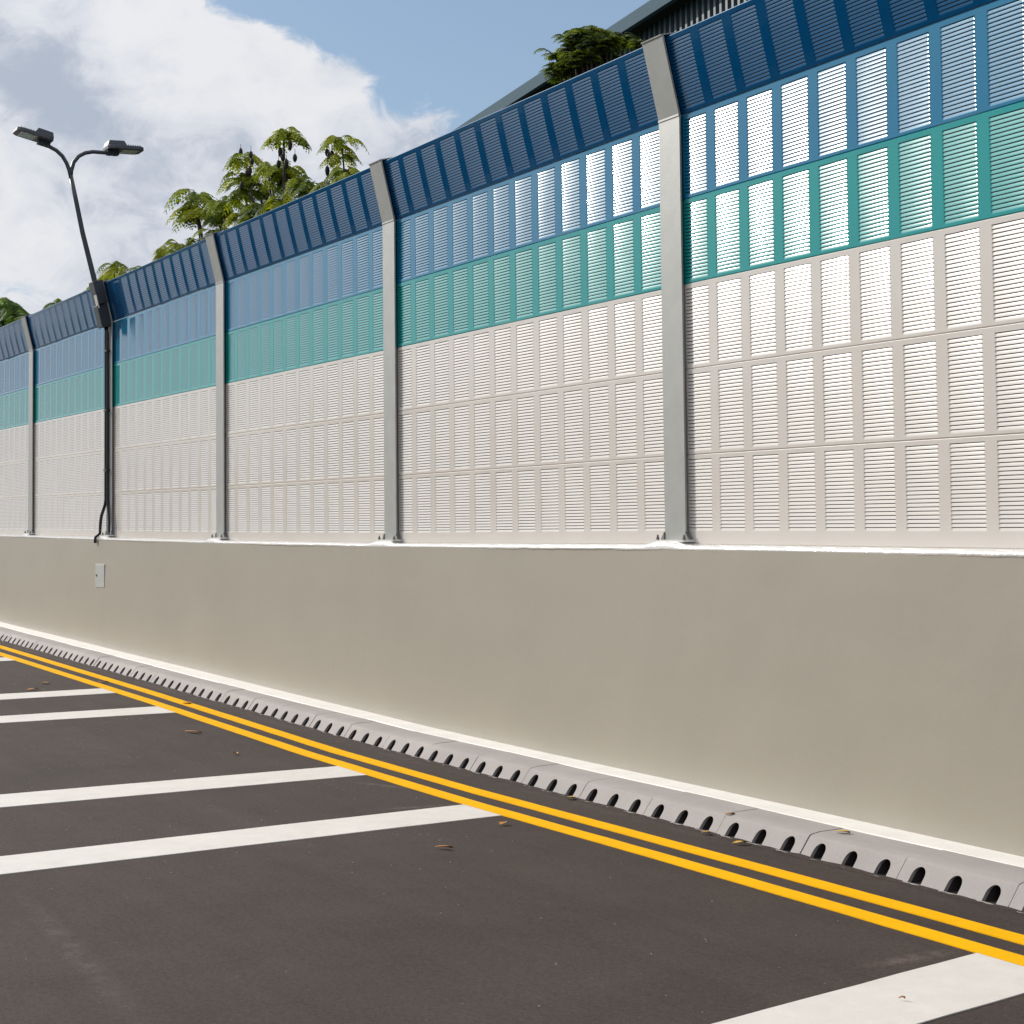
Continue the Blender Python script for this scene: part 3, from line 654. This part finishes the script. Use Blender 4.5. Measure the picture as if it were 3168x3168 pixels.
rf = random.Random(5)
for i in range(42):
    a = rf.uniform(0, math.pi); q = math.sqrt(rf.random())
    ft.append((-7.57+.40*q*math.cos(a)+rf.uniform(-.05, .05), 4.0+rf.uniform(-.4, .4), 4.98+.50*q*math.sin(a), .20, rf.uniform(.05, .55)))
tree('tree', (-7.6, 4.2), ft, 'dense rounded dark green tree in front of the shed roof', 18, M_LEAF, trunk_r=.09, droop=.35, extra=2)

# ------------------------------------------------------------------ leaf litter
def leaf(x, y, z, ln, wd, rot, m_, label):
    l = MB(); vs = []
    for i in range(7):
        t = i/6; w = wd*math.sin(math.pi*min(1, t*1.02))*.5
        zc = .005*math.sin(math.pi*t)+.003
        vs += [(ln*(t-.5), w, zc+.004), (ln*(t-.5), 0, zc), (ln*(t-.5), -w, zc+.010*(t))]
    l.add(vs, [(3*i+k, 3*i+k+1, 3*i+k+4, 3*i+k+3) for i in range(6) for k in range(2)], 0, True)
    o = l.build('fallen_leaf', m_, None, (x, y, z)); o.rotation_euler = (0, 0, rot)
    tag(o, label, 'leaf', 'fallen leaves')
LV = [(-9.04, -1.50, .14, .06, .4, 'y', 'dry yellow leaf beyond the far white bar, nearer the yellow line'), (-8.49, -1.755, .14, .06, 2.0, 'd', 'dry brown leaf beside the far white bar'),
      (-8.83, -.987, .12, .05, 1.0, 'd', 'brown leaf between the yellow lines, far left'), (-6.589, -.854, .13, .07, .2, 'd', 'brown leaf lying on the inner yellow line'),
      (-4.559, -1.462, .22, .035, .3, 'd', 'long dry brown frond beside the yellow line'), (-3.238, -1.589, .05, .04, 0, 'y', 'small yellow leaf on bare asphalt, mid left'),
      (.82, -1.95, .10, .03, .6, 'd', 'small brown leaf on the asphalt in front of the second white bar'), (.345, -1.372, .08, .04, 2.2, 'd', 'dark leaf near the tip of the second white bar'),
      (-.245, -.62, .06, .05, .3, 'y', 'small yellow leaf at a drain hole'), (1.471, -.645, .07, .045, 1.2, 'y', 'orange leaf on the asphalt at the kerb foot'), (1.142, -.620, .05, .04, .5, 'y', 'tiny yellow leaf under a drain hole'),
      (4.155, -1.884, .022, .015, .8, 'd', 'tiny brown bud on the nearest white bar')]
for x, y, ln, wd, ro, k, lb in LV: leaf(x, y, gz(x)+.006, ln, wd, ro, M_DRY if k == 'd' else M_YLEAF, lb)
leaf(1.967, -.395, gz(1.9)+.108, .085, .04, .3, M_YLEAF, 'curled yellow leaf lying on top of the kerb')
leaf(1.187, -.50, gz(1.1)+.095, .05, .025, .9, M_DRY, 'small brown leaf on a kerb joint')
# crumbs of stone scattered on the asphalt
rc = random.Random(3); cr = MB()
for i in range(260):
    x = rc.uniform(-14, 6); y = -1.25-abs(rc.gauss(0, 1.6)); z = gz(x); r_ = rc.uniform(.002, .006)
    if y < -5: continue
    cr.add([(x-r_, y, z), (x, y-r_, z), (x+r_, y, z), (x, y+r_, z), (x, y, z+r_)], [(0, 1, 4), (1, 2, 4), (2, 3, 4), (3, 0, 4)])
tag(cr.build('grit', mat('pale_grit', (.35, .30, .27), .9), None), 'pale grit scattered over the asphalt', 'grit', None, 'stuff')

# ------------------------------------------------------------------ far side of the road: grass verge and a belt of trees (seen only mirrored in the gloss paint)
rb = random.Random(21); tb = MB()
for i in range(900):
    x = rb.uniform(-160, 60); y = -42+rb.uniform(-4, 4); h = 5.5+2.5*math.sin(x*.11)+1.5*math.sin(x*.37+1); z = rb.uniform(-1.5, h)
    for k in range(12):
        c = Vector((x+rb.gauss(0, 1.1), y+rb.gauss(0, 1.1), z+rb.gauss(0, .8))); r_ = rb.uniform(.35, .8)
        a = Vector((rb.uniform(-1, 1), rb.uniform(-1, 1), rb.uniform(-1, 1))).normalized(); b_ = a.cross(Vector((rb.uniform(-1, 1), rb.uniform(-1, 1), rb.uniform(-1, 1)))).normalized()
        tb.add([c+a*r_, c+b_*r_, c-a*r_, c-b_*r_], [(0, 1, 2, 3)]); tb.shade.append(rb.uniform(0, .6))
tag(tb.build('tree_belt', M_LEAF2), 'dark belt of trees across the road', 'trees', None, 'stuff')
